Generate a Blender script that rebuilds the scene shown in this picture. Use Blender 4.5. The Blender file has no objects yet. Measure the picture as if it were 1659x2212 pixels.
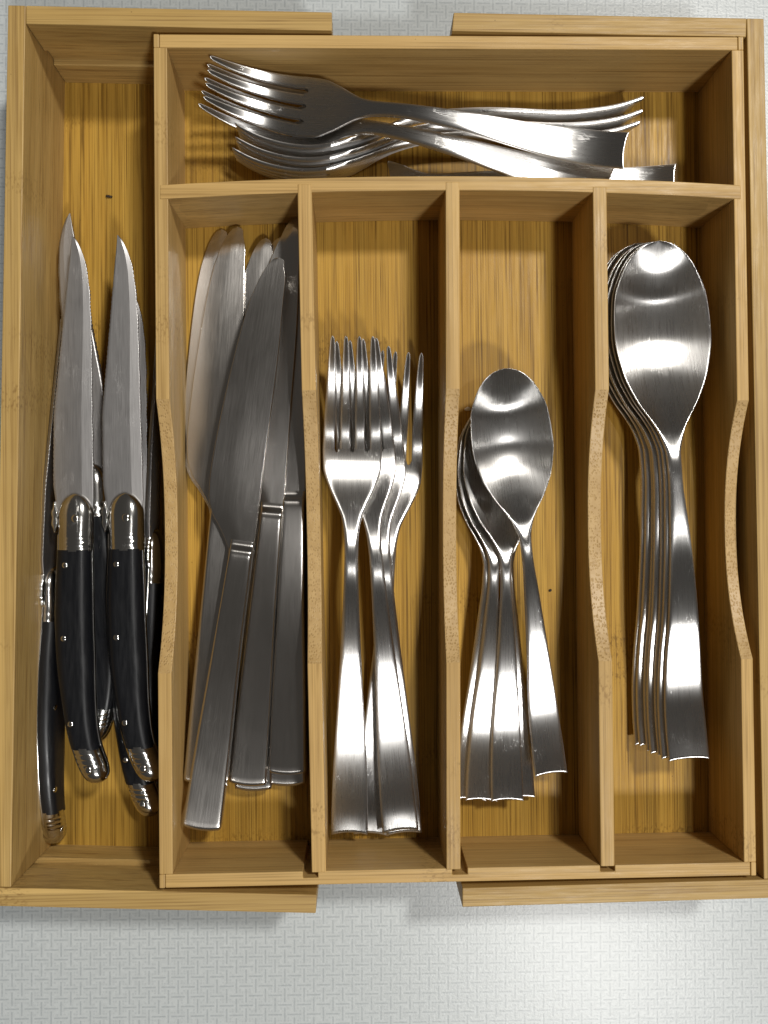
import bpy, bmesh, math, random
import numpy as np
from mathutils import Matrix, Vector
random.seed(7)
rng = np.random.default_rng(7)
MM = 0.001
scene = bpy.context.scene

# ------------------------------------------------------------------ camera
# a phone held about 33 cm above the rim, looking almost straight down
cam_data = bpy.data.cameras.new('camera')
cam = bpy.data.objects.new('camera', cam_data)
scene.collection.objects.link(cam)
cam.location = (0.0, 0.0, 0.32686)
cam.rotation_euler = (math.radians(0.7196), math.radians(-1.5091), math.radians(-0.5857))
cam_data.sensor_fit = 'HORIZONTAL'
cam_data.sensor_width = 36.0
cam_data.lens = 36.0 * 1855.98 / 1659.0
cam_data.clip_start = 0.01
cam_data.clip_end = 20.0
scene.camera = cam
scene.render.resolution_x, scene.render.resolution_y = 768, 1024

# ------------------------------------------------------------------ world + lamps
world = bpy.data.worlds.new('World')
scene.world = world
world.use_nodes = True
bg = world.node_tree.nodes['Background']
bg.inputs['Color'].default_value = (1.0, 0.93, 0.84, 1)
bg.inputs['Strength'].default_value = 0.058

def lamp(name, loc, power, size, color):
    d = bpy.data.lights.new(name, 'AREA')
    d.shape = 'DISK'
    d.size = size
    d.energy = power
    d.color = color
    o = bpy.data.objects.new(name, d)
    scene.collection.objects.link(o)
    o.location = loc
    o.rotation_euler = (Vector((0, 0, 0)) - Vector(loc)).to_track_quat('-Z', 'Y').to_euler()
    return o
lamp('ceiling_lamp', (0.69, 0.79, 1.60), 23.0, 0.20, (1.0, 0.965, 0.91))
lamp('ceiling_lamp', (0.51, -1.00, 1.60), 17.0, 0.21, (1.0, 0.985, 0.96))
lamp('ceiling_lamp', (0.50, 0.04, 1.60), 2.6, 0.05, (1.0, 0.98, 0.95))

vs = scene.view_settings
vs.view_transform = 'Standard'
vs.look = 'None'
vs.exposure = 0.0
vs.gamma = 1.0
vs.use_curve_mapping = False

# ------------------------------------------------------------------ node helpers
def new_mat(name):
    m = bpy.data.materials.new(name)
    m.use_nodes = True
    nt = m.node_tree
    return m, nt, nt.nodes['Principled BSDF']

class G:
    """small shorthand for building node graphs"""
    def __init__(self, nt): self.nt = nt
    def n(self, t, **kw):
        nd = self.nt.nodes.new(t)
        for k, v in kw.items(): setattr(nd, k, v)
        return nd
    def link(self, a, b): self.nt.links.new(a, b)
    def setin(self, sock, v):
        if isinstance(v, (int, float, tuple, list)): sock.default_value = v
        else: self.link(v, sock)
    def math(self, op, a, b=0.0, c=None, clamp=False):
        nd = self.n('ShaderNodeMath', operation=op, use_clamp=clamp)
        self.setin(nd.inputs[0], a); self.setin(nd.inputs[1], b)
        if c is not None: self.setin(nd.inputs[2], c)
        return nd.outputs[0]
    def mapping(self, vec, scale=(1, 1, 1), loc=(0, 0, 0), rot=(0, 0, 0)):
        nd = self.n('ShaderNodeMapping')
        self.link(vec, nd.inputs['Vector'])
        nd.inputs['Scale'].default_value = scale
        nd.inputs['Location'].default_value = loc
        nd.inputs['Rotation'].default_value = rot
        return nd.outputs[0]
    def noise(self, vec, scale=1.0, detail=2.0, rough=0.5, dist=0.0):
        nd = self.n('ShaderNodeTexNoise')
        self.link(vec, nd.inputs['Vector'])
        nd.inputs['Scale'].default_value = scale
        nd.inputs['Detail'].default_value = detail
        nd.inputs['Roughness'].default_value = rough
        nd.inputs['Distortion'].default_value = dist
        return nd.outputs['Fac']
    def ramp(self, fac, stops):
        nd = self.n('ShaderNodeValToRGB')
        els = nd.color_ramp.elements
        while len(els) > 1: els.remove(els[-1])
        els[0].position, els[0].color = stops[0][0], stops[0][1]
        for p, c in stops[1:]:
            e = els.new(p); e.color = c
        self.link(fac, nd.inputs['Fac'])
        return nd.outputs['Color']
    def mix(self, fac, a, b, mode='MIX'):
        nd = self.n('ShaderNodeMix', data_type='RGBA', blend_type=mode)
        self.setin(nd.inputs[0], fac); self.setin(nd.inputs[6], a); self.setin(nd.inputs[7], b)
        return nd.outputs[2]
    def maprange(self, v, a, b, c, d):
        nd = self.n('ShaderNodeMapRange')
        self.setin(nd.inputs[0], v)
        for i, x in enumerate((a, b, c, d)): nd.inputs[i + 1].default_value = x
        return nd.outputs[0]
    def bump(self, h, strength, dist, normal=None):
        nd = self.n('ShaderNodeBump')
        nd.inputs['Strength'].default_value = strength
        nd.inputs['Distance'].default_value = dist
        self.link(h, nd.inputs['Height'])
        if normal is not None: self.link(normal, nd.inputs['Normal'])
        return nd.outputs[0]

def v4(r, g, b): return (r, g, b, 1.0)

# ------------------------------------------------------------------ bamboo
def bamboo(name, axis, light, mid, dark, contrast=1.0, rough=0.42, seed=0.0, spec=0.34):
    """axis: grain direction 'X' or 'Y'"""
    m, nt, b = new_mat(name)
    g = G(nt)
    co = g.n('ShaderNodeTexCoord').outputs['Object']
    mmv = g.mapping(co, scale=(1000, 1000, 1000), loc=(seed * 13.1, seed * 7.7, seed * 3.3))
    al, ac = 0.016, 1.0
    def gr(across, along, off=0.0):
        s = (along, across, across) if axis == 'X' else (across, along, across)
        return g.mapping(mmv, scale=s, loc=(off, off * 1.7, off * 0.6))
    fib = g.noise(gr(1.35, 0.009), 1.0, 3.0, 0.6)
    fib2 = g.noise(gr(2.9, 0.016, 4.0), 1.0, 2.0, 0.6)
    broad = g.noise(gr(0.16, 0.003, 9.0), 1.0, 2.0, 0.5)
    mott = g.noise(gr(0.06, 0.03, 2.0), 1.0, 3.0, 0.6)
    # fine dark vascular streaks, patchy along their length
    patch = g.noise(gr(0.35, 0.03, 5.0), 1.0, 2.0, 0.5)
    st = g.math('MULTIPLY', g.maprange(fib, 0.48, 0.63, 0.0, 1.0), g.maprange(patch, 0.35, 0.65, 0.15, 1.0))
    st2 = g.maprange(fib2, 0.52, 0.66, 0.0, 0.55)
    stv = g.math('MINIMUM', g.math('ADD', st, st2), 1.0)
    base = g.ramp(g.math('ADD', g.math('MULTIPLY', broad, 0.7), g.math('MULTIPLY', mott, 0.3)),
                  [(0.30, v4(*mid)), (0.50, v4(*[(a + c) / 2 for a, c in zip(mid, light)])), (0.68, v4(*light))])
    sepc = g.n('ShaderNodeSeparateXYZ'); g.link(mmv, sepc.inputs[0])
    across = sepc.outputs[1] if axis == 'X' else sepc.outputs[0]
    cell = g.n('ShaderNodeCombineXYZ')
    wob_ = g.math('MULTIPLY', g.noise(gr(0.05, 0.01, 13.0), 1.0, 1.0, 0.5), 1.2)
    g.link(g.math('FLOOR', g.math('DIVIDE', g.math('ADD', across, wob_), 6.3)), cell.inputs[0])
    g.link(g.math('FLOOR', g.math('DIVIDE', g.math('ADD', sepc.outputs[2], 2.3), 13.0)), cell.inputs[1])
    wns = g.n('ShaderNodeTexWhiteNoise', noise_dimensions='2D'); g.link(cell.outputs[0], wns.inputs['Vector'])
    tone = g.maprange(wns.outputs['Value'], 0.0, 1.0, 0.86, 1.08)
    tn = g.n('ShaderNodeCombineXYZ')
    for i_ in range(3): g.link(tone, tn.inputs[i_])
    base = g.mix(1.0, base, tn.outputs[0], 'MULTIPLY')
    col = g.mix(g.math('MULTIPLY', stv, 0.72 * contrast, clamp=True), base, v4(*dark))
    # pale fibres between the streaks
    pale = g.maprange(fib, 0.25, 0.42, 1.0, 0.0)
    col = g.mix(g.math('MULTIPLY', pale, 0.35 * contrast), col, v4(*[min(1, c * 1.25) for c in light]))
    # node rings: narrow bands across the grain where the streaks break up
    bandv = gr(0.012, 0.045, 21.0)
    band = g.maprange(g.noise(bandv, 1.0, 0.0, 0.5), 0.66, 0.74, 0.0, 1.0)
    bandcell = g.noise(gr(1.1, 0.55, 3.0), 1.0, 1.0, 0.5)
    bm_ = g.math('MULTIPLY', band, g.maprange(bandcell, 0.5, 0.7, 0.0, 0.55))
    col = g.mix(bm_, col, v4(*dark))
    # sparse dark specks
    sp = g.n('ShaderNodeTexVoronoi'); g.link(gr(0.11, 0.09, 31.0), sp.inputs['Vector']); sp.inputs['Scale'].default_value = 1.0
    spk = g.maprange(sp.outputs['Distance'], 0.014, 0.032, 0.55, 0.0)
    col = g.mix(spk, col, v4(dark[0] * .35, dark[1] * .35, dark[2] * .35))
    g.link(col, b.inputs['Base Color'])
    rn = g.noise(gr(0.8, 0.08, 15.0), 1.0, 3.0, 0.6)
    g.link(g.maprange(rn, 0.3, 0.7, rough - 0.08, rough + 0.14), b.inputs['Roughness'])
    pores = g.noise(mmv, 2.6, 2.0, 0.6)
    h = g.math('ADD', g.math('MULTIPLY', fib, 0.5), g.math('MULTIPLY', stv, -0.5))
    n1 = g.bump(h, 0.22, 0.00012)
    n2 = g.bump(pores, 0.26, 0.00016, n1)
    g.link(n2, b.inputs['Normal'])
    b.inputs['Specular IOR Level'].default_value = spec
    return m

W_L, W_M, W_D = (0.59, 0.390, 0.147), (0.47, 0.291, 0.096), (0.22, 0.12, 0.032)
F_L, F_M, F_D = (0.49, 0.295, 0.056), (0.39, 0.215, 0.034), (0.105, 0.050, 0.008)
MAT_WX = bamboo('bamboo_grain_across', 'X', W_L, W_M, W_D, 0.8, 0.44, 1.0)
MAT_WY = bamboo('bamboo_grain_along', 'Y', W_L, W_M, W_D, 0.8, 0.44, 2.0)
MAT_FLOOR = bamboo('bamboo_base_panel', 'Y', F_L, F_M, F_D, 1.15, 0.36, 3.0, spec=0.18)
E_L, E_M, E_D = (0.57, 0.385, 0.14), (0.46, 0.292, 0.092), (0.19, 0.10, 0.028)
MAT_EX = bamboo('bamboo_extension_across', 'X', E_L, E_M, E_D, 0.9, 0.44, 4.0)
MAT_EY = bamboo('bamboo_extension_along', 'Y', E_L, E_M, E_D, 0.9, 0.44, 5.0)

def end_grain():
    """open pores where the scooped dip cuts across the fibres"""
    m, nt, b = new_mat('bamboo_open_pores')
    g = G(nt)
    co = g.n('ShaderNodeTexCoord').outputs['Object']
    mmv = g.mapping(co, scale=(1000, 600, 600))
    vo = g.n('ShaderNodeTexVoronoi'); g.link(mmv, vo.inputs['Vector']); vo.inputs['Scale'].default_value = 1.35
    vo.inputs['Randomness'].default_value = 0.75
    pore = g.maprange(vo.outputs['Distance'], 0.22, 0.42, 1.0, 0.0)
    big = g.noise(mmv, 0.12, 2.0, 0.5)
    pm = g.math('MULTIPLY', pore, g.maprange(big, 0.35, 0.6, 0.35, 1.0))
    base = g.ramp(g.noise(mmv, 0.3, 3.0, 0.6), [(0.3, v4(0.43, 0.27, 0.098)), (0.7, v4(0.53, 0.35, 0.14))])
    g.link(g.mix(g.math('MULTIPLY', pm, 0.34), base, v4(0.24, 0.125, 0.04)), b.inputs['Base Color'])
    b.inputs['Roughness'].default_value = 0.42
    g.link(g.bump(g.math('MULTIPLY', pm, -1.0), 0.55, 0.0003), b.inputs['Normal'])
    return m
MAT_PORE = end_grain()

# ------------------------------------------------------------------ steel and the rest
def steel(name, base, rough, aniso, streak=0.12, warm=0.0, scratch=1.0):
    m, nt, b = new_mat(name)
    g = G(nt)
    uv = g.n('ShaderNodeUVMap', uv_map='UVMap').outputs[0]      # UV in millimetres: U across, V along
    rnd = g.n('ShaderNodeObjectInfo').outputs['Random']
    off = g.n('ShaderNodeCombineXYZ')
    g.link(g.math('MULTIPLY', rnd, 311.0), off.inputs[0]); g.link(g.math('MULTIPLY', rnd, 173.0), off.inputs[1])
    va = g.n('ShaderNodeVectorMath', operation='ADD'); g.link(uv, va.inputs[0]); g.link(off.outputs[0], va.inputs[1])
    uvo = va.outputs[0]
    brush = g.noise(g.mapping(uvo, scale=(2.6, 0.06, 1)), 1.0, 4.0, 0.7)
    smudge = g.noise(g.mapping(uvo, scale=(0.11, 0.06, 1)), 1.0, 4.0, 0.6, 0.6)
    b.inputs['Base Color'].default_value = v4(*base)
    b.inputs['Metallic'].default_value = 1.0
    r = g.math('ADD', g.maprange(brush, 0.3, 0.7, rough - streak * 0.4, rough + streak * 0.4),
               g.maprange(smudge, 0.35, 0.7, -0.006, 0.012))
    # wipe marks and hairline scratches: thin crossing lines that scatter light
    def hair(rot, sx, sy, lo, hi):
        mp = g.mapping(uvo, rot=(0, 0, rot), scale=(sx, sy, 1))
        nz = g.noise(mp, 1.0, 1.0, 0.4, 0.25)
        return g.maprange(g.math('ABSOLUTE', g.math('SUBTRACT', nz, 0.5)), lo, hi, 1.0, 0.0)
    gate = g.maprange(g.noise(g.mapping(uvo, scale=(0.10, 0.07, 1)), 1.0, 2.0, 0.5), 0.54, 0.64, 0.0, 1.0)
    hs = g.math('MAXIMUM', hair(0.5, 1.1, 0.12, 0.0015, 0.006), hair(-0.9, 0.9, 0.10, 0.0015, 0.006))
    hs = g.math('MULTIPLY', g.math('MULTIPLY', hs, gate), scratch)
    # dried water specks
    vo = g.n('ShaderNodeTexVoronoi'); g.link(g.mapping(uvo, scale=(0.42, 0.36, 1)), vo.inputs['Vector'])
    dots = g.maprange(vo.outputs['Distance'], 0.03, 0.055, 1.0, 0.0)
    dgate = g.maprange(g.noise(g.mapping(uvo, scale=(0.09, 0.07, 1), loc=(9, 4, 0)), 1.0, 1.0, 0.5), 0.56, 0.62, 0.0, 1.0)
    ds = g.math('MULTIPLY', g.math('MULTIPLY', dots, dgate), scratch)
    spot = g.math('MINIMUM', g.math('ADD', hs, ds), 1.0)
    g.link(g.math('ADD', r, g.math('MULTIPLY', spot, 0.22)), b.inputs['Roughness'])
    b.inputs['Anisotropic'].default_value = aniso
    tg = g.n('ShaderNodeTangent', direction_type='UV_MAP', uv_map='UVMap')
    g.link(tg.outputs[0], b.inputs['Tangent'])
    hgt = g.math('ADD', brush, g.math('MULTIPLY', spot, 1.6))
    g.link(g.bump(hgt, 0.16 + 0.1 * scratch, 0.00005), b.inputs['Normal'])
    return m

MAT_STEEL = steel('brushed_stainless_steel', (0.64, 0.63, 0.615), 0.285, 1.0, 0.09, 0, 0.5)
MAT_BLADE = steel('satin_knife_steel', (0.60, 0.575, 0.545), 0.19, 0.85, 0.07, 0, 0.15)
MAT_SATIN = steel('matt_serrated_blade_steel', (0.44, 0.43, 0.425), 0.40, 0.2, 0.10, 0, 0.5)
MAT_POLISH = steel('polished_bolster_steel', (0.62, 0.61, 0.59), 0.14, 0.0, 0.05, 0, 0.7)

def black_handle():
    m, nt, b = new_mat('black_resin')
    g = G(nt)
    co = g.n('ShaderNodeTexCoord').outputs['Object']
    mmv = g.mapping(co, scale=(1000, 1000, 1000))
    nz = g.noise(g.mapping(mmv, scale=(1.0, 0.12, 1.0)), 0.8, 3.0, 0.6)
    b.inputs['Base Color'].default_value = v4(0.006, 0.0065, 0.008)
    g.link(g.maprange(nz, 0.3, 0.7, 0.26, 0.44), b.inputs['Roughness'])
    g.link(g.bump(g.noise(mmv, 3.0, 2.0, 0.6), 0.06, 0.0001), b.inputs['Normal'])
    b.inputs['Specular IOR Level'].default_value = 0.4
    return m
MAT_BLACK = black_handle()

def cloth():
    """white wipe-clean vinyl printed with a grey pinwheel of short dashes"""
    m, nt, b = new_mat('printed_vinyl')
    g = G(nt)
    co = g.n('ShaderNodeTexCoord').outputs['Object']
    mmv = g.mapping(co, scale=(1000, 1000, 1000), rot=(0, 0, math.radians(0.5)))
    wob = g.n('ShaderNodeTexNoise'); g.link(mmv, wob.inputs['Vector']); wob.inputs['Scale'].default_value = 1.6
    wsub = g.n('ShaderNodeVectorMath', operation='SUBTRACT'); g.link(wob.outputs['Color'], wsub.inputs[0]); wsub.inputs[1].default_value = (.5, .5, .5)
    wsc = g.n('ShaderNodeVectorMath', operation='SCALE'); g.link(wsub.outputs[0], wsc.inputs[0]); wsc.inputs['Scale'].default_value = 0.4
    wad = g.n('ShaderNodeVectorMath', operation='ADD'); g.link(mmv, wad.inputs[0]); g.link(wsc.outputs[0], wad.inputs[1])
    sep = g.n('ShaderNodeSeparateXYZ'); g.link(wad.outputs[0], sep.inputs[0])
    x, y = sep.outputs[0], sep.outputs[1]
    P = 8.36; T = P / 2
    def cmod(v, per):   # centred modulo
        return g.math('SUBTRACT', v, g.math('MULTIPLY', g.math('ROUND', g.math('DIVIDE', v, per)), per))
    def dash(a, c):     # dashes run along a, rows stacked along c
        j = g.math('ROUND', g.math('DIVIDE', c, T))
        dc = g.math('SUBTRACT', c, g.math('MULTIPLY', j, T))
        da = cmod(g.math('SUBTRACT', a, g.math('MULTIPLY', j, T)), P)
        m1 = g.maprange(g.math('ABSOLUTE', da), 2.85, 3.15, 1.0, 0.0)
        m2 = g.maprange(g.math('ABSOLUTE', dc), 0.25, 0.45, 1.0, 0.0)
        h1 = g.math('LESS_THAN', g.math('ABSOLUTE', da), 3.5)
        h2 = g.math('LESS_THAN', g.math('ABSOLUTE', dc), 0.75)
        return g.math('MULTIPLY', m1, m2), g.math('MULTIPLY', h1, h2)
    hmask, hhalo = dash(x, y)
    u = g.math('SUBTRACT', x, P / 2)
    vmask, vhalo = dash(y, u)
    # loose little squares round the dashes
    sn = g.n('ShaderNodeVectorMath', operation='SCALE'); g.link(wad.outputs[0], sn.inputs[0]); sn.inputs['Scale'].default_value = 1.0 / 1.045
    cell = g.n('ShaderNodeVectorMath', operation='FLOOR'); g.link(sn.outputs[0], cell.inputs[0])
    wn = g.n('ShaderNodeTexWhiteNoise', noise_dimensions='2D'); g.link(cell.outputs[0], wn.inputs['Vector'])
    fx = g.math('ABSOLUTE', g.math('SUBTRACT', g.math('FRACT', g.math('DIVIDE', x, 1.045)), 0.5))
    fy = g.math('ABSOLUTE', g.math('SUBTRACT', g.math('FRACT', g.math('DIVIDE', y, 1.045)), 0.5))
    sq = g.math('MULTIPLY', g.math('LESS_THAN', g.math('MAXIMUM', fx, fy), 0.37), g.math('GREATER_THAN', wn.outputs['Value'], 0.45))
    sq = g.math('MULTIPLY', sq, g.math('SUBTRACT', 1.0, g.math('MAXIMUM', hhalo, vhalo)))
    mask = g.math('MAXIMUM', g.math('MAXIMUM', hmask, vmask), g.math('MULTIPLY', sq, 0.5))
    ink = g.maprange(g.noise(mmv, 0.9, 3.0, 0.6), 0.3, 0.7, 0.55, 1.0)
    mask = g.math('MULTIPLY', mask, ink)
    paper = g.ramp(g.noise(mmv, 0.5, 4.0, 0.65), [(0.3, v4(0.475, 0.505, 0.507)), (0.7, v4(0.54, 0.572, 0.574))])
    g.link(g.mix(mask, paper, v4(0.37, 0.40, 0.41)), b.inputs['Base Color'])
    b.inputs['Roughness'].default_value = 0.31
    b.inputs['Specular IOR Level'].default_value = 0.5
    crink = g.noise(mmv, 0.85, 4.0, 0.68)
    g.link(g.bump(crink, 0.20, 0.0004), b.inputs['Normal'])
    return m
MAT_CLOTH = cloth()

def simple(name, col, rough, metal=0.0, trans=0.0):
    m, nt, b = new_mat(name)
    g = G(nt)
    co = g.n('ShaderNodeTexCoord').outputs['Object']
    nz = g.noise(g.mapping(co, scale=(1500, 1500, 1500)), 1.0, 2.0, 0.5)
    g.link(g.mix(nz, v4(*[c * 0.75 for c in col]), v4(*col)), b.inputs['Base Color'])
    b.inputs['Roughness'].default_value = rough
    b.inputs['Metallic'].default_value = metal
    b.inputs['Transmission Weight'].default_value = trans
    return m
MAT_CRUMB = simple('burnt_crumb', (0.03, 0.018, 0.01), 0.8)
MAT_PALE = simple('pale_crumb', (0.75, 0.72, 0.66), 0.6)

# ------------------------------------------------------------------ object helpers
col = scene.collection
def mesh_obj(name, me, mats, parent=None):
    for m in (mats if isinstance(mats, (list, tuple)) else [mats]): me.materials.append(m)
    o = bpy.data.objects.new(name, me)
    col.objects.link(o)
    if parent is not None: o.parent = parent
    return o
def empty(name, label, cat, group=None):
    o = bpy.data.objects.new(name, None)
    o.empty_display_size = 0.01
    col.objects.link(o)
    o['label'] = label; o['category'] = cat
    if group: o['group'] = group
    return o
def add_prism(bm, poly, z0, z1):
    """plan polygon (mm, anticlockwise) pulled up from z0 to z1"""
    lo = [bm.verts.new((x * MM, y * MM, z0 * MM)) for x, y in poly]
    hi = [bm.verts.new((x * MM, y * MM, z1 * MM)) for x, y in poly]
    k = len(poly)
    bm.faces.new(lo[::-1]); bm.faces.new(hi)
    for i in range(k):
        j = (i + 1) % k
        bm.faces.new((lo[i], lo[j], hi[j], hi[i]))
def rect(x0, x1, y0, y1): return [(x0, y0), (x1, y0), (x1, y1), (x0, y1)]
def finish(name, bm, mats, parent, bevel=0.35):
    bmesh.ops.recalc_face_normals(bm, faces=bm.faces[:])
    me = bpy.data.meshes.new(name)
    bm.to_mesh(me); bm.free()
    o = mesh_obj(name, me, mats, parent)
    if bevel:
        md = o.modifiers.new('bevel', 'BEVEL')
        md.width = bevel * MM; md.segments = 2; md.limit_method = 'ANGLE'; md.angle_limit = math.radians(40)
        md.material = -1
        md.harden_normals = False
    return o
def prism_obj(name, polys, mats, parent, bevel=0.35):
    bm = bmesh.new()
    for poly, z0, z1 in polys: add_prism(bm, poly, z0, z1)
    return finish(name, bm, mats, parent, bevel)
def dipped(bm, x0a, x1a, y0, x0b, x1b, y1, z0, z1, dip, depth):
    """upright board running from y0 (x0a..x1a) to y1 (x0b..x1b) whose top edge
    is scooped out between dip[0] and dip[1]; scoop faces take material slot 1"""
    ys = [y0] + list(np.linspace(dip[0], dip[1], 33)) + [y1]
    def top(y):
        if y <= dip[0] or y >= dip[1]: return z1
        t = (y - (dip[0] + dip[1]) / 2) / ((dip[1] - dip[0]) / 2)
        return z1 - depth * (1 - abs(t) ** 2.3)
    rows = []
    for y in ys:
        t = (y - y0) / (y1 - y0)
        xa, xb = x0a + (x0b - x0a) * t, x1a + (x1b - x1a) * t
        zt = top(y)
        rows.append([bm.verts.new((a * MM, y * MM, z * MM)) for a, z in ((xa, z0), (xb, z0), (xb, zt), (xa, zt))])
    for i in range(len(rows) - 1):
        a, b_ = rows[i], rows[i + 1]
        for k in range(4):
            f = bm.faces.new((a[k], a[(k + 1) % 4], b_[(k + 1) % 4], b_[k]))
            if k == 2 and 0 < i < len(rows) - 2: f.material_index = 1
    bm.faces.new(rows[0]); bm.faces.new(rows[-1][::-1])

# ------------------------------------------------------------------ table
bm = bmesh.new()
add_prism(bm, rect(-520, 520, -560, 560), -52.0, -49.4)
tc = finish('tablecloth', bm, MAT_CLOTH, None, 0)
tc['kind'] = 'structure'
tc['label'] = 'white vinyl tablecloth printed with a grey pinwheel of short dashes'

# ------------------------------------------------------------------ tray
FLOOR = -32.8
XI0, XI1, XO0, XO1 = -72.2, 145.2, -77.3, 149.9
YIB, YIT, YOB, YOT = -131.5, 181.7, -136.7, 186.9
tray = empty('cutlery_tray', 'expandable bamboo cutlery tray with scooped dividers on white patterned tablecloth', 'cutlery tray')

box = prism_obj('center_box', [(rect(XO0 + 1.5, XO1 - 1.5, YOB + 1.5, YOT - 1.5), -37.6, FLOOR)], MAT_FLOOR, tray, 0)
box['label'] = 'main bamboo box with five compartments'
LIP = 2.1
# side walls: scooped boards with a thin lip that laps the end walls
bm = bmesh.new()
dipped(bm, XO0, XI0, YIB, XO0, XI0, YIT, -37.9, 0.0, (-56.0, 47.6), 13.0)
add_prism(bm, rect(XO0, XO0 + LIP, YIT, YOT), -37.9, 0.0)
add_prism(bm, rect(XO0, XO0 + LIP, YOB, YIB), -37.9, 0.0)
finish('side_wall', bm, [MAT_WY, MAT_PORE], box)
bm = bmesh.new()
dipped(bm, XI1, XO1, YIB, XI1, XO1, YIT, -37.9, 0.0, (-53.9, 45.7), 13.0)
add_prism(bm, rect(XO1 - LIP, XO1, YIT, YOT), -37.9, 0.0)
add_prism(bm, rect(XO1 - LIP, XO1, YOB, YIB), -37.9, 0.0)
finish('side_wall', bm, [MAT_WY, MAT_PORE], box)
prism_obj('back_wall', [(rect(XO0 + LIP + .12, XO1 - LIP - .12, YIT + .02, YOT - .05), -37.7, -0.15)], MAT_WX, box)
# front wall with the three slots the dividers were meant to sit in
pf = [(XO0 + LIP + .12, YOB + .05), (XO1 - LIP - .12, YOB + .05), (XO1 - LIP - .12, YIB - .02)]
for a, c in ((89.8, 95.4), (33.2, 39.0), (-23.4, -17.7)):
    pf += [(c, YIB - .02), (c, YIB - 2.5), (a, YIB - 2.5), (a, YIB - .02)]
pf += [(XO0 + LIP + .12, YIB - .02)]
prism_obj('front_wall', [(pf, -37.7, -0.15)], MAT_WX, box)
# cross divider, bowed a few millimetres towards the back
xs = np.linspace(-75.2, 147.9, 21)
bow = lambda x: 3.5 * (1 - ((x - 36.3) / 111.6) ** 2)
pm = [(x, 123.5 + bow(x)) for x in xs] + [(x, 129.0 + bow(x)) for x in xs[::-1]]
prism_obj('cross_divider', [(pm, -32.9, 0.22)], MAT_WX, box)
for xt, xb, yt, dp in ((-20.4, -17.3, 129.3, (-53.1, 50.6)), (36.2, 33.6, 130.2, (-53.5, 50.8)), (92.9, 92.5, 128.3, (-53.8, 50.1))):
    bm = bmesh.new()
    dipped(bm, xb - 2.7, xb + 2.7, YIB - 0.3, xt - 2.7, xt + 2.7, yt, -32.9, 0.42, dp, 13.0)
    finish('divider', bm, [MAT_WY, MAT_PORE], box)

ZE, EF, EB = -2.0, -45.8, -49.3       # sliding extensions: rim, floor, underside
def grooved_wall(name, outer, inner, mat, parent, groove=True):
    """outer/inner: two plan points each; a shallow slide groove runs along the inner face"""
    (o0, o1), (i0, i1) = outer, inner
    def poly(t):
        a = tuple(i0[k] + (o0[k] - i0[k]) * t for k in (0, 1)); c = tuple(i1[k] + (o1[k] - i1[k]) * t for k in (0, 1))
        return [o0, o1, c, a]
    if groove: parts = [(poly(0), EB, -31.5), (poly(0.32), -31.5, -21.0), (poly(0), -21.0, ZE)]
    else: parts = [(poly(0), EB, ZE)]
    return prism_obj(name, parts, mat, parent)
def extension(label, corners, floor):
    fl = prism_obj('extension_box', [(floor, EB + .3, EF)], MAT_FLOOR, tray, 0)
    fl['label'] = label
    grooved_wall('back_wall', *corners['back'], MAT_EX, fl)
    grooved_wall('front_wall', *corners['front'], MAT_EX, fl)
    grooved_wall('side_wall', *corners['side'], MAT_EY, fl, False)
    return fl
extension('left extension box pulled out to hold the steak knives',
    {'back': (((-126.0, 198.7), (-9.4, 196.8)), ((-126.0, 191.7), (-9.5, 189.6))),
     'front': (((-140.4, -142.8), (-18.8, -148.2)), ((-140.2, -135.8), (-18.4, -141.2))),
     'side': (((-132.8, 198.8), (-140.2, -135.6)), ((-126.1, 198.7), (-133.3, -135.9)))},
    [(-137.0, -139.5), (-22.0, -144.5), (-13.0, 193.0), (-129.0, 195.0)])
extension('right extension box pushed in under the main box',
    {'back': (((37.6, 196.9), (152.2, 195.3)), ((36.9, 189.7), (151.9, 187.9))),
     'front': (((37.1, -147.1), (160.4, -146.2)), ((37.2, -139.9), (160.4, -139.0))),
     'side': (((159.0, 195.2), (160.6, -138.9)), ((152.2, 195.3), (153.7, -138.9)))},
    [(40.0, -143.0), (157.0, -142.0), (155.5, 191.5), (40.0, 193.0)])

# ------------------------------------------------------------------ lofted cutlery
def spline(xs, ys):
    """natural cubic spline"""
    xs = np.array(xs, float); ys = np.array(ys, float); n = len(xs)
    h = np.diff(xs); A = np.zeros((n, n)); r = np.zeros(n)
    A[0, 0] = A[-1, -1] = 1
    for i in range(1, n - 1):
        A[i, i - 1], A[i, i], A[i, i + 1] = h[i - 1], 2 * (h[i - 1] + h[i]), h[i]
        r[i] = 6 * ((ys[i + 1] - ys[i]) / h[i] - (ys[i] - ys[i - 1]) / h[i - 1])
    M = np.linalg.solve(A, r)
    def f(x):
        x = float(min(max(x, xs[0]), xs[-1]))
        i = int(min(max(np.searchsorted(xs, x) - 1, 0), n - 2)); t = x - xs[i]; hh = h[i]
        b_ = (ys[i + 1] - ys[i]) / hh - hh * (2 * M[i] + M[i + 1]) / 6
        return ys[i] + b_ * t + M[i] / 2 * t * t + (M[i + 1] - M[i]) / (6 * hh) * t ** 3
    return f
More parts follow.
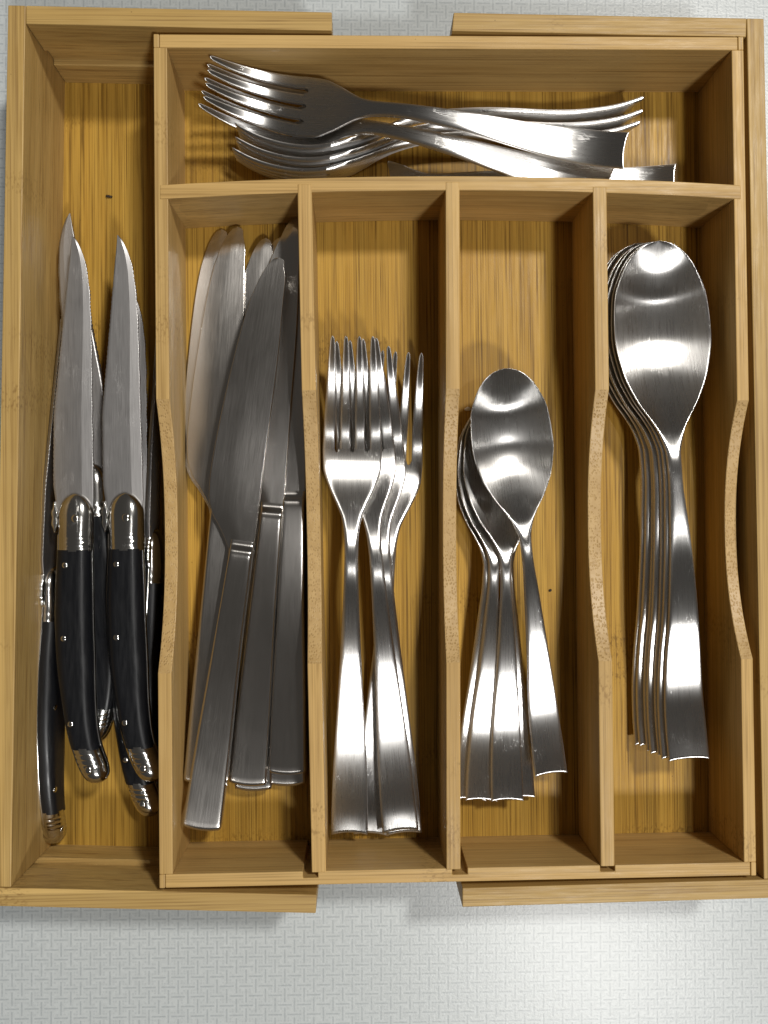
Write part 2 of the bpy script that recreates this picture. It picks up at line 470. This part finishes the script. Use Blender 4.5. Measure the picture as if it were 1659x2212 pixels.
def pchip(xs, ys):
    """monotone cubic: no overshoot, for widths"""
    xs = np.array(xs, float); ys = np.array(ys, float); h = np.diff(xs); d = np.diff(ys) / h
    m = np.zeros(len(xs)); m[0], m[-1] = d[0], d[-1]
    for i in range(1, len(xs) - 1):
        if d[i - 1] * d[i] > 0:
            w1, w2 = 2 * h[i] + h[i - 1], h[i] + 2 * h[i - 1]
            m[i] = (w1 + w2) / (w1 / d[i - 1] + w2 / d[i])
    def f(x):
        x = float(min(max(x, xs[0]), xs[-1]))
        i = int(min(max(np.searchsorted(xs, x) - 1, 0), len(xs) - 2)); t = (x - xs[i]) / h[i]
        return ((1 + 2 * t) * (1 - t) ** 2 * ys[i] + t * (1 - t) ** 2 * h[i] * m[i]
                + t * t * (3 - 2 * t) * ys[i + 1] + t * t * (t - 1) * h[i] * m[i + 1])
    return f

U_STD = sorted({-1, 1, *[s * v for s in (-1, 1) for v in (.985, .95, .9, .82, .7, .55, .4, .2)], 0})

def loft(rows, U=U_STD):
    """rows: dicts y,w (half width),z,t (thickness), optional xc, cup, r (edge radius), p (edge power),
    th(u)->half thickness, yu(u)->shift along y. Returns verts, faces tagged by row."""
    n = len(U); verts = []; uvs = []
    for R in rows:
        w, t = R['w'], R['t']; r = min(R.get('r', t / 2), w * .999); p = R.get('p', 2.0)
        top, bot = [], []
        for u in U:
            x = u * w
            q = max(0.0, (abs(x) - (w - r)) / r)
            h = R['th'](u) if 'th' in R else t / 2 * max(0.0, 1 - q ** p) ** (1 / p)
            y = R['y'] + (R['yu'](u) if 'yu' in R else 0.0)
            zc = R['z'] + R.get('cup', 0.0) * u * u
            if 'zf' in R: zc = R['zf'](y) + R.get('cup', 0.0) * u * u
            X = x + R.get('xc', 0.0) + (R['xj'](u) if 'xj' in R else 0.0)
            top.append((X, y, zc + h)); bot.append((X, y, zc - h))
        ring = top + bot[1:-1][::-1]
        verts += ring
    N = 2 * n - 2; faces = []
    for i in range(len(rows) - 1):
        for k in range(N):
            a, b_ = i * N + k, i * N + (k + 1) % N
            faces.append(((a, a + N, b_ + N, b_), i))
    # each end is closed by a strip of quads with vertices of its own, so the rim stays crisp
    caps = []
    for base, tag_, rev in ((0, 0, False), ((len(rows) - 1) * N, len(rows) - 2, True)):
        for k in range(n - 1):
            ta, tb = base + k, base + k + 1
            ba = base + (N - k) % N; bb = base + N - k - 1
            q = [ta, tb, bb, ba]
            q = [v for i, v in enumerate(q) if v not in q[:i]]
            if len(q) > 2: caps.append((tuple(q if not rev else q[::-1]), tag_))
    return verts, faces, caps, N

def uv_planar(me):
    uvl = me.uv_layers.new(name='UVMap')
    co = np.empty(len(me.vertices) * 3); me.vertices.foreach_get('co', co); co = co.reshape(-1, 3)
    li = np.empty(len(me.loops), dtype=np.int32); me.loops.foreach_get('vertex_index', li)
    uv = co[li][:, :2] / MM
    uvl.data.foreach_set('uv', uv.astype(np.float32).ravel())

def build(verts, faces):
    me = bpy.data.meshes.new('part')
    me.from_pydata([(x * MM, y * MM, z * MM) for x, y, z in verts], [], faces)
    me.update()
    return me
def smooth(me):
    for p in me.polygons: p.use_smooth = True
def vert_normals(verts, faces):
    V = np.array(verts); nr = np.zeros_like(V)
    F = np.array(faces)
    fn = np.cross(V[F[:, 2]] - V[F[:, 0]], V[F[:, 3]] - V[F[:, 1]])
    for k in range(4): np.add.at(nr, F[:, k], fn)
    ln = np.linalg.norm(nr, axis=1, keepdims=True); ln[ln == 0] = 1
    return nr / ln
def emit(name, verts, normals, faces, caps, mat, parent):
    used = sorted({v for f in faces for v in f}); idx = {v: i for i, v in enumerate(used)}
    vv = [verts[v] for v in used]; nn = [tuple(normals[v]) for v in used]
    ff = [tuple(idx[v] for v in f) for f in faces]; sm = [True] * len(ff)
    for c in caps:
        base = len(vv); P = [np.array(verts[v]) for v in c]
        nc = np.cross(P[1] - P[0], P[2] - P[0]); l = np.linalg.norm(nc); nc = nc / l if l > 0 else nc
        if l < 1e-9: continue
        vv += [tuple(q) for q in P]; nn += [tuple(nc)] * len(c)
        ff.append(tuple(range(base, base + len(c))))
    me = build(vv, ff)
    smooth(me); uv_planar(me)
    me.normals_split_custom_set_from_vertices(nn)
    return mesh_obj(name, me, mat, parent)
def loft_parts(rows, cuts, mat, parent, U=U_STD, names=None, caps_on=(True, True)):
    """one continuous surface split at the given row numbers into named child parts
    that keep the normals of the whole surface"""
    verts, faces, caps, N = loft(rows, U)
    faces = [(f[::-1], t) for f, t in faces]
    V = np.array(verts); f0 = faces[len(U) // 2][0]
    nrm = vert_normals(verts, [f for f, _ in faces])
    mid = nrm[(len(rows) // 2) * N + len(U) // 2]
    if mid[2] < 0:
        faces = [(f[::-1], t) for f, t in faces]; nrm = -nrm
    cen0 = V[:N].mean(0); cen1 = V[N:2 * N].mean(0)
    out_caps = []
    for c, t in caps:
        P = [V[v] for v in c]; nc = np.cross(P[1] - P[0], P[2] - P[0])
        first = c[0] < N
        if first and not caps_on[0]: continue
        if not first and not caps_on[1]: continue
        want = -1 if first else 1
        out_caps.append((c if nc[1] * want > 0 else c[::-1], t))
    bounds = [0] + list(cuts) + [len(rows)]
    return [emit(nm, verts, nrm, [f for f, t in faces if bounds[k] <= t < bounds[k + 1]],
                 [c for c, t in out_caps if bounds[k] <= t < bounds[k + 1]], mat, parent) for k, nm in enumerate(names)]
def loft_obj(name, rows, mat, parent, U=U_STD, caps_on=(True, True)):
    return loft_parts(rows, [], mat, parent, U, [name], caps_on)[0]

def ell_rows(ya, yb, n): return list(np.linspace(ya, yb, n))

# ---- spoons
def make_spoon(name, ky, kh, kb, label, cat, group, arch=0.0):
    """ky: length factor, kh: handle width factor, kb: bowl width factor"""
    root = empty(name, label, cat, group)
    L = 205.8
    wf = pchip([0, 8, 32.4, 60.5, 94.5, 112, 120.5, 128.7, 135, 142.4, 154.7, 168.7, 183.6, 194, 200.5, 204, 205.4, 205.8],
               [8.2, 8.2, 7.5, 5.75, 3.7, 2.75, 2.8, 4.6, 7.4, 11.6, 16.3, 18.4, 17.5, 14.2, 10.3, 6.3, 2.7, .4])
    rim = spline([0, 8, 16, 24, 34, 44, 56, 70, 90, 115, 128, 142, 170, 190, 205.8], [2.0, 1.2, .7, .45, .7, 1.7, 3.3, 4.9, 6.4, 6.8, 5.9, 4.7, 3.6, 3.9, 5.0])
    hump = pchip([0, 20, 38, 56, 80, 112, 205.8], [0, 0, .55, 1.0, .8, 0, 0])
    dep = pchip([0, 118, 128.7, 136, 146, 158, 170, 183, 194, 201, 205.8], [0, 0, 1.0, 2.8, 5.3, 7.6, 8.7, 8.2, 5.6, 2.6, .25])
    th = pchip([0, 30, 80, 112, 125, 140, 205.8], [2.0, 2.1, 2.9, 3.5, 2.7, 1.5, 1.2])
    ys = ([0, .5, 1.2] + ell_rows(3, 118, 42) + ell_rows(120, 196, 44) + [197.5, 199, 200.5, 201.8, 203, 203.9, 204.6, 205.1, 205.45, 205.65, 205.8])
    rows = []
    for y in ys:
        k = min(1, max(0, (y - 112) / 30)); kw = kh + (kb - kh) * k * k * (3 - 2 * k)
        d = dep(y)
        # the end of the handle is cut slightly hollow
        sh = (lambda u, y=y: 0.8 * (1 - u * u) * max(0, 1 - y / 8)) if y < 8 else (lambda u: 0.0)
        t = th(y) * (0.75 if y == 0 else 1)
        rows.append(dict(y=y * ky, w=wf(y) * kw, z=(rim(y) + arch * hump(y)) * (ky + kb) / 2 - d, cup=d, t=t, r=max(t * .55, .5), p=2.2, yu=sh))
    cut = next(i for i, y in enumerate(ys) if y >= 122)
    loft_parts(rows, [cut], MAT_STEEL, root, names=['handle', 'bowl'])
    return root

# ---- forks
def make_fork(name, ky, label, cat, group):
    root = empty(name, label, cat, group)
    kz = 0.5 + 0.5 * ky
    wf = pchip([0, 6, 20, 57, 84, 103, 112, 119, 126, 132, 138, 147, 156.6], [7.3, 7.3, 7.0, 5.0, 3.6, 2.85, 2.7, 2.9, 3.9, 6.2, 9.0, 11.8, 12.1])
    zf0 = spline([0, 8, 16, 24, 34, 46, 60, 75, 90, 105, 116, 127, 140, 152, 165, 180, 192, 198], [3.0, 1.3, .3, -.1, .0, .9, 2.6, 4.2, 5.0, 4.9, 3.3, .2, -4.4, -7.0, -7.2, -4.0, 1.2, 5.0])
    zf = lambda y: zf0(y / ky) * kz
    th = pchip([0, 30, 80, 112, 128, 156.6, 198], [2.0, 2.1, 2.9, 3.4, 2.5, 2.0, 1.6])
    YR = 154.5
    # columns: outer tine, slot, inner tine, slot, inner tine, slot, outer tine (mm at the root)
    tin, slot = 4.15, 2.05
    edges = [-12.1]
    c0 = -(1.5 * slot + tin)
    xs = [-12.1, c0, c0 + slot, c0 + slot + tin, c0 + 2 * slot + tin, c0 + 2 * slot + 2 * tin, c0 + 3 * slot + 2 * tin, 12.1]
    U = set()
    for i in range(7):
        a, b_ = xs[i] / 12.1, xs[i + 1] / 12.1
        U |= {round(v, 5) for v in np.linspace(a, b_, 7 if i % 2 else 4)}
    U |= {-.985, .985, -.955, .955}
    U = sorted(U)
    slots = [((xs[i] + xs[i + 1]) / 24.2, slot / 24.2) for i in (1, 3, 5)]
    def root_cut(u):
        for c, hw in slots:
            q = (u - c) / hw
            if abs(q) <= 1.0001: return -1.55 * math.sqrt(max(0, 1 - q * q))
        return 0.0
    ys = [0, .5, 1.2] + ell_rows(3, 112, 38) + ell_rows(114.5, YR - 5, 20)
    rows = []
    for y in ys:
        sh = (lambda u, y=y: 1.0 * (1 - u * u) * max(0, 1 - y / 8)) if y < 8 else (lambda u: 0.0)
        t = th(y) * (0.75 if y == 0 else 1)
        rows.append(dict(y=y * ky, w=wf(y), z=zf(y * ky), cup=.5 * max(0, min(1, (y - 125) / 20)), t=t, r=max(t * .55, .5), p=2.2, yu=sh))
    for k in range(1, 8):
        f = k / 7
        y = YR - 5 + 5 * f
        rows.append(dict(y=y * ky, w=wf(y), z=zf(y * ky), zf=zf, cup=.5, t=th(y), r=1.0, p=2.2, yu=lambda u, f=f: root_cut(u) * f))
    cut = next(i for i, y in enumerate(ys) if y >= 121)
    loft_parts(rows, [cut], MAT_STEEL, root, U=U, names=['handle', 'head'])
    UT = [-1, -.93, -.75, -.4, 0, .4, .75, .93, 1]
    LT = 198 - YR
    wroot = wf(YR)
    for i in (0, 2, 4, 6):
        a, b_ = xs[i] / 12.1 * wroot, xs[i + 1] / 12.1 * wroot
        cx, hw = (a + b_) / 2, (b_ - a) / 2
        k = (i - 3) / 2                                   # -1.5, -.5, .5, 1.5
        rows = []
        for f in list(np.linspace(0, .96, 22)) + [.975, .987, .995, 1.0]:
            y = YR + LT * f
            w = hw + (0.8 - hw) * f ** 2.1
            if f > .96: w *= math.sqrt(max(0.02, 1 - ((f - .96) / .04) ** 2))
            tipx = k * 5.25
            xc = cx + (tipx - cx) * f
            rows.append(dict(y=y * ky, w=w, z=zf(y * ky) + .5 * (xc / 12.1) ** 2, xc=xc, t=th(y) * (1 if f < .96 else .8), r=.55, p=2.2))
        loft_obj('tine', rows, MAT_STEEL, root, U=UT, caps_on=(False, True))
    return root

# ---- table knives
def make_knife(name, label, cat, group):
    root = empty(name, label, cat, group)
    k = 225 / 227.6
    hw = pchip([0, 30, 70, 108], [7.7, 7.0, 5.6, 4.7])
    # handle: a chunky tapering bar, stepping down into the blade through a hollow collar
    rows = []
    for y in [0, .25, .7, 1.4, 3] + ell_rows(6, 100, 30) + [102, 104, 105.5, 107, 108, 109, 109.8, 110.4, 111, 111.6, 112.2, 113, 113.8]:
        t = pchip([0, 8, 40, 95, 107, 109.6, 111.0, 112.4, 113.8], [5.0, 5.6, 6.2, 6.1, 5.9, 5.3, 3.6, 2.4, 2.1])(y)
        if y < 1: t *= .8 + .2 * y
        w = hw(min(y, 108)) * (1 if y >= 1 else .97 + .03 * y)
        sh = (lambda u, y=y: -1.1 * (1 - u * u) * max(0, 1 - y / 8)) if y < 8 else (lambda u: 0.0)
        zc = .9 * math.exp(-y / 14)
        rows.append(dict(y=y * k, w=w, z=zc, t=t, r=min(1.3, w * .5), p=2.6, xc=.25 * max(0, (y - 70) / 40), yu=sh))
    loft_obj('handle', rows, MAT_BLADE, root)
    sp = spline([106, 118, 137, 164, 198, 214, 221, 225.5, 227, 227.6], [4.6, 4.8, 4.6, 4.3, 3.5, 2.7, 2.1, 1.2, .3, -1.2])
    be = pchip([106, 110, 113, 118, 123, 130, 140, 157, 174, 194, 209, 218, 223, 226, 227.2, 227.6],
               [-4.6, -5.0, -6.6, -9.6, -13.2, -15.5, -16.1, -15.5, -14.3, -12.4, -10.2, -7.8, -5.8, -3.9, -2.6, -1.4])
    rows = []
    for y in ell_rows(106, 216, 52) + [218, 220, 221.5, 223, 224.2, 225.2, 226, 226.6, 227.1, 227.4, 227.6]:
        xr, xl = sp(y), be(y)
        w = max(.05, (xr - xl) / 2)
        t = 1.9 - .7 * (y - 106) / 122
        rows.append(dict(y=y * k, w=w, z=0, t=t, xc=(xr + xl) / 2, r=.6, p=2,
                         th=lambda u, t=t: t / 2 * (1 - max(0, (abs(u) - .985) / .015) ** 2 * .8) * (1 if u > -.1 else max(.28, 1 - (-.1 - u) * .8))))
    loft_obj('blade', rows, MAT_BLADE, root, U=[-1, -.985, -.95, -.85, -.7, -.5, -.3, -.1, .15, .4, .7, .9, .96, .985, 1])
    return root

# ---- steak knives
def cap_disc(bm, x, y, z, r, h):
    ring = []
    for (rr, zz) in ((r, 0), (r, h * .55), (r * .8, h * .9), (r * .35, h)):
        ring.append([bm.verts.new(((x + rr * math.cos(a)) * MM, (y + rr * math.sin(a)) * MM, (z + zz) * MM)) for a in np.linspace(0, 2 * math.pi, 15)[:-1]])
    for a, b_ in zip(ring, ring[1:]):
        for i in range(14): bm.faces.new((a[i], a[(i + 1) % 14], b_[(i + 1) % 14], b_[i]))
    bm.faces.new(ring[-1])
def make_steak(name, label, cat, group):
    root = empty(name, label, cat, group)
    xc = spline([0, 3, 8, 14.5, 30, 54, 75, 94, 118], [8.3, 8.0, 6.6, 4.4, 1.6, -.1, -.5, -.2, 0])
    hw = pchip([0, .6, 2, 5, 9, 14.5, 30, 54, 75, 94, 118], [.8, 2.6, 4.4, 5.7, 6.1, 6.0, 6.6, 7.7, 7.6, 7.0, 7.0])
    ht = pchip([0, .6, 2, 5, 14.5, 30, 60, 94], [2.0, 5.4, 8.4, 10.6, 11.2, 11.6, 11.8, 10.8])
    rows = [dict(y=y, w=hw(y) - .25, z=0, t=ht(y), xc=xc(y), r=hw(y) * .62, p=2.4) for y in ell_rows(14.5, 94, 30)]
    loft_obj('handle_scale', rows, MAT_BLACK, root)
    # steel liner and back spring between the two scales
    rows = [dict(y=y, w=hw(y) + .3, z=0, t=2.0, xc=xc(y), r=.3) for y in ell_rows(9, 100, 32)]
    loft_obj('back_spring', rows, MAT_POLISH, root)
    # butt cap with thumb grooves
    rows = []
    for y in [0, .2, .6, 1.2, 2, 3, 4.2, 5.5, 7] + ell_rows(7.6, 15.2, 26):
        gv = .3 * max(0, math.sin((y - 7.6) / 6 * math.pi * 6)) if 7.6 < y < 13.6 else 0
        rows.append(dict(y=y, w=hw(y) + .05, z=0, t=ht(y) + .35 - 2 * gv, xc=xc(y), r=hw(y) * .97, p=2.0))
    cp = loft_obj('butt_cap', rows, MAT_POLISH, root)
    bm = bmesh.new()
    cap_disc(bm, xc(6.5) - .6, 6.5, 4.7, 1.7, 1.2)
    o = finish('rivet', bm, MAT_POLISH, cp, 0); smooth(o.data); uv_planar(o.data)
    # bolster: rounded dome with a ridged foot
    rows = []
    for y in [93.4, 93.7] + ell_rows(94.2, 100, 16) + ell_rows(101, 108, 8) + [110, 112, 113.5, 114.6, 115.4, 116, 116.4, 116.6]:
        dome = 1 if y < 108 else math.sqrt(max(.01, 1 - ((y - 108) / 8.7) ** 2))
        gv = .3 * (math.sin((y - 94.2) / 5.8 * math.pi * 4) > .2) if 94.2 < y < 99 else 0
        rows.append(dict(y=y, w=max(.4, 6.95 * dome), z=0, t=(11.0 - gv * 1.5) * (.45 + .55 * dome) - 2.4 * max(0, (y - 100) / 16), xc=.15, r=max(.3, 6.6 * dome), p=2.15))
    bo = loft_obj('bolster', rows, MAT_POLISH, root)
    bm = bmesh.new(); cap_disc(bm, 1.2, 106.5, 4.2, 1.7, 1.1)
    o = finish('rivet', bm, MAT_POLISH, bo, 0); smooth(o.data); uv_planar(o.data)
    # ornament on the back of the bolster
    rows = [dict(y=y, w=max(.2, 1.5 * math.sqrt(max(.02, 1 - ((y - 107) / 6.3) ** 2)) + .25 * math.sin(y * 1.4)), z=0, t=3.4, xc=-8.2, r=.8) for y in ell_rows(100.8, 113.2, 18)]
    loft_obj('spring_head', rows, MAT_POLISH, root)
    # three pins through the scales
    for y, dx in ((88.0, -2.4), (59.0, -2.8), (25.0, -2.6)):
        bm = bmesh.new(); cap_disc(bm, xc(y) + dx, y, ht(y) / 2 - .75, 1.3, .9)
        o = finish('pin', bm, MAT_POLISH, root, 0); smooth(o.data); uv_planar(o.data)
    # blade: straight back, serrated belly
    sp = pchip([104, 115, 121, 146, 160, 178, 190, 205, 216, 220], [-6.2, -8.2, -8.9, -8.8, -7.6, -5.8, -4.6, -3.1, -1.9, -1.5])
    be = pchip([104, 115, 120, 148, 186, 203, 211, 216, 218.8, 220], [6.2, 7.2, 7.2, 6.8, 6.2, 5.0, 3.3, 1.4, -.2, -1.3])
    rows = []
    ysb = ell_rows(104, 119, 8) + ell_rows(120, 216, 180) + [217, 218, 218.8, 219.4, 219.8, 220]
    for i, y in enumerate(ysb):
        xl, xr = sp(y), be(y); w = max(.06, (xr - xl) / 2); t = 2.1 - 1.0 * (y - 104) / 116
        ser = (.22 * math.sin(y * 4.2) + .2 * math.sin(y * .55)) if 124 < y < 210 else 0
        wob = (.16 if (int(y * 1.1) % 2) else -.1) if 120 < y < 200 else 0
        rows.append(dict(y=y, w=w, z=0, t=t, xc=(xl + xr) / 2,
                         xj=lambda u, s=ser, wb=wob: s if u > .98 else (wb if u < -.98 else 0.0),
                         th=lambda u, t=t: t / 2 * (1.0 if u < .42 else max(.1, 1 - (u - .42) / .58 * .5)) * (.8 if u < -.99 else 1)))
    bl = loft_obj('blade', rows, MAT_SATIN, root, U=[-1, -.97, -.85, -.5, 0, .3, .42, .425, .6, .8, .93, 1])
    return root

def copy_tree(src, parent=None):
    c = src.copy(); col.objects.link(c)
    if parent is not None: c.parent = parent
    for ch in list(src.children): copy_tree(ch, c)
    return c

PLACE = {
    'steak1': ('steak', (-115.92, -103.57, -24.0), (1.04, 0.0, -0.66)),
    'steak2': ('steak', (-103.12, -89.99, -35.05), (1.07, 180.0, 4.62)),
    'steak3': ('steak', (-133.05, -133.09, -32.22), (-1.34, 76.0, -2.21)),
    'steak5': ('steak', (-94.17, -103.38, -24.02), (1.05, 0.0, 0.3)),
    'steak6': ('steak', (-97.81, -121.22, -36.02), (1.31, 0.0, -0.96)),
    'steak7': ('steak', (-92.22, -118.1, -36.92), (-0.67, 88.0, -2.15)),
    'knife2': ('knife', (-63.43, -117.76, -13.01), (0.26, 0.0, -8.48)),
    'knife1': ('knife', (-63.95, -101.77, -19.52), (-2.15, 0.0, -3.92)),
    'knife0': ('knife', (-59.71, -102.23, -27.02), (-1.13, 0.0, -1.0)),
    'knife3': ('knife', (-46.63, -103.59, -22.0), (0.0, 0.0, -5.41)),
    'knife4': ('knife', (-30.52, -99.16, -20.99), (-1.28, 0.0, -1.58)),
    'knife5': ('knife', (-31.28, -106.25, -29.5), (-0.13, 0.0, 0.04)),
    'knife6': ('knife', (-44.93, -106.99, -26.0), (-0.51, 0.0, -1.98)),
    'fork1': ('fork', (-5.97, -124.49, -21.96), (2.29, 0.0, -0.96)),
    'fork2': ('fork', (14.53, -124.56, -24.01), (1.74, 0.0, 4.58)),
    'fork3': ('fork', (16.26, -127.04, -28.04), (1.76, 0.0, 3.65)),
    'fork4': ('fork', (2.71, -128.23, -31.06), (1.78, 0.0, -4.19)),
    'tea1': ('tspoon', (75.71, -102.39, -21.76), (3.08, 0.0, 6.64)),
    'tea2': ('tspoon', (57.88, -112.98, -22.19), (0.06, 0.0, 0.11)),
    'tea3': ('tspoon', (47.73, -113.55, -24.7), (0.24, 0.0, -3.35)),
    'tea4': ('tspoon', (43.61, -114.07, -27.68), (0.58, 0.0, -4.69)),
    'tea5': ('tspoon', (64.12, -114.34, -29.69), (0.59, 0.0, 2.61)),
    'table1': ('spoon', (128.91, -95.28, -13.99), (-0.01, 0.0, 2.9)),
    'table2': ('spoon', (126.95, -94.97, -16.59), (0.11, 0.0, 2.43)),
    'table3': ('spoon', (126.5, -94.23, -19.21), (0.23, 0.0, 2.66)),
    'table4': ('spoon', (124.26, -94.27, -21.82), (0.34, 0.0, 2.33)),
    'table5': ('spoon', (123.68, -93.83, -24.42), (0.46, 0.0, 2.1)),
    'table6': ('spoon', (121.41, -92.52, -27.05), (0.59, 0.0, 1.77)),
    'table7': ('spoon', (120.4, -92.81, -29.67), (0.71, 0.0, 1.81)),
    'dessert1': ('dfork', (105.36, 144.88, -8.6), (0.77, 0.0, 80.83)),
    'dessert2': ('dfork', (100.87, 133.73, -14.66), (1.15, 0.0, 77.04)),
    'dessert3': ('dfork', (116.33, 170.25, -25.49), (2.0, 80.0, 95.78)),
    'dessert4': ('dfork', (115.95, 164.87, -25.42), (1.96, 80.0, 95.61)),
    'dessert5': ('dfork', (114.74, 160.2, -25.42), (1.6, 80.0, 95.33)),
    'dessert6': ('dfork', (133.2, 141.64, -30.57), (0.75, 0.0, 90.11)),
}

LABELS = {
    'steak1': 'black handled steak knife lying flat on top of the pile beside the left tray wall',
    'steak2': 'steak knife underneath, its sharp tip poking out highest of the steak knives',
    'steak3': 'steak knife standing on its edge against the left tray wall, back spring facing up',
    'steak5': 'black handled steak knife with pale grey blade lying on top beside the main box',
    'steak6': 'steak knife under the pale bladed one, its butt cap showing lower down',
    'steak7': 'steak knife on edge squeezed against the main box wall, mostly hidden',
    'knife2': 'table knife lying on top, its handle end lowest of the table knives',
    'knife1': 'leftmost table knife with the broad bright blade and curved shoulder',
    'knife0': 'table knife underneath with only its rounded tip showing behind the leftmost blade',
    'knife3': 'table knife with dark blade next to the top one, handle between two others',
    'knife4': 'rightmost table knife with its collar beside the divider',
    'knife5': 'table knife hidden under the rightmost one, only its handle end showing',
    'knife6': 'table knife underneath with a bright rounded tip between two blades',
    'fork1': 'dinner fork on top of the pile with all four tines in view',
    'fork2': 'dinner fork directly under the top one, its broad handle end fully visible on the right',
    'fork3': 'dinner fork third in the pile, its right edge peeking out',
    'fork4': 'lowest dinner fork with tines fanned out to the far right',
    'tea1': 'teaspoon on top of the pile with its whole bowl showing',
    'tea2': 'teaspoon under the top one with its full handle end facing up',
    'tea3': 'teaspoon whose handle shows just left of the broad full handle',
    'tea4': 'leftmost teaspoon handle of the fanned pile against the divider',
    'tea5': 'lowest teaspoon, its handle end showing just right of the broad full handle',
    'table1': 'tablespoon on top of the nested stack with shining bowl in full view',
    'table2': 'tablespoon directly under the top one of the nested stack',
    'table3': 'third tablespoon down in the nested stack',
    'table4': 'middle tablespoon of the nested stack, fourth from the top',
    'table5': 'fifth tablespoon down in the nested stack',
    'table6': 'tablespoon second from the bottom of the nested stack',
    'table7': 'bottom tablespoon of the nested stack, leftmost handle end',
    'dessert1': 'dessert fork lying on top in the back compartment, tines pointing left',
    'dessert2': 'dessert fork right under the top one, its handle sloping behind the cross divider',
    'dessert3': 'sideways dessert fork nearest the back wall, handle end curling up',
    'dessert4': 'sideways dessert fork in the middle of the three lying on edge',
    'dessert5': 'sideways dessert fork nearest the cross divider of the three lying on edge',
    'dessert6': 'lowest dessert fork lying along the cross divider, handle end furthest right',
}
protos = {
    'steak': make_steak('steak_knife', '', 'steak knife', 'steak knives in the left extension'),
    'knife': make_knife('table_knife', '', 'table knife', 'table knives in the first column'),
    'fork': make_fork('dinner_fork', 1.0, '', 'fork', 'dinner forks in the second column'),
    'dfork': make_fork('dessert_fork', 165 / 198.0, '', 'fork', 'dessert forks in the back compartment'),
    'spoon': make_spoon('tablespoon', 1.0, 1.0, 1.055, '', 'spoon', 'nested tablespoons in the fourth column', arch=2.4),
    'tspoon': make_spoon('teaspoon', 164 / 205.8, 0.80, 0.885, '', 'spoon', 'teaspoons in the third column'),
}
used = set()
for key, (kind, loc, rot) in PLACE.items():
    o = protos[kind] if kind not in used else copy_tree(protos[kind])
    used.add(kind)
    o['label'] = LABELS[key]
    o.rotation_mode = 'YXZ'
    o.location = tuple(c * MM for c in loc)
    o.rotation_euler = tuple(math.radians(a) for a in rot)

# ------------------------------------------------------------------ crumbs
def blob(name, mat, loc, size, rotz, seed, parent=None, flat=1.0):
    r_ = random.Random(seed)
    bm = bmesh.new()
    bmesh.ops.create_icosphere(bm, subdivisions=2, radius=1.0)
    for v in bm.verts:
        k = 1 + (r_.uniform(-.22, .22) if flat == 1 else .22 * math.sin(3 * math.atan2(v.co.y, v.co.x) + seed) + .1 * math.sin(5 * math.atan2(v.co.y, v.co.x)))
        v.co = Vector((v.co.x * size[0] * k, v.co.y * size[1] * k, v.co.z * size[2] * (1 if flat == 1 else k)))
    bmesh.ops.rotate(bm, verts=bm.verts[:], cent=(0, 0, 0), matrix=Matrix.Rotation(rotz, 3, 'Z'))
    bmesh.ops.translate(bm, verts=bm.verts[:], vec=Vector(loc))
    bmesh.ops.scale(bm, verts=bm.verts[:], vec=(MM, MM, MM))
    o = finish(name, bm, mat, parent, 0)
    smooth(o.data)
    return o
for loc, size, rz, lab, mat in (
    ((-107.5, 142.0, -45.2), (1.5, .55, .45), -.15, 'dark crumb on the floor of the left extension', MAT_CRUMB),
    ((45.1, 47.3, -32.3), (1.5, .8, .5), .1, 'white crumb on the floor beside the teaspoon bowls', MAT_PALE),
    ((79.0, -29.2, -32.5), (.6, .5, .35), .5, 'small dark crumb on the floor right of the teaspoon handles', MAT_CRUMB)):
    o = blob('crumb', mat, loc, size, rz, int(abs(loc[0] * 10)))
    o['label'] = lab; o['category'] = 'crumb'; o['group'] = 'crumbs in the tray'
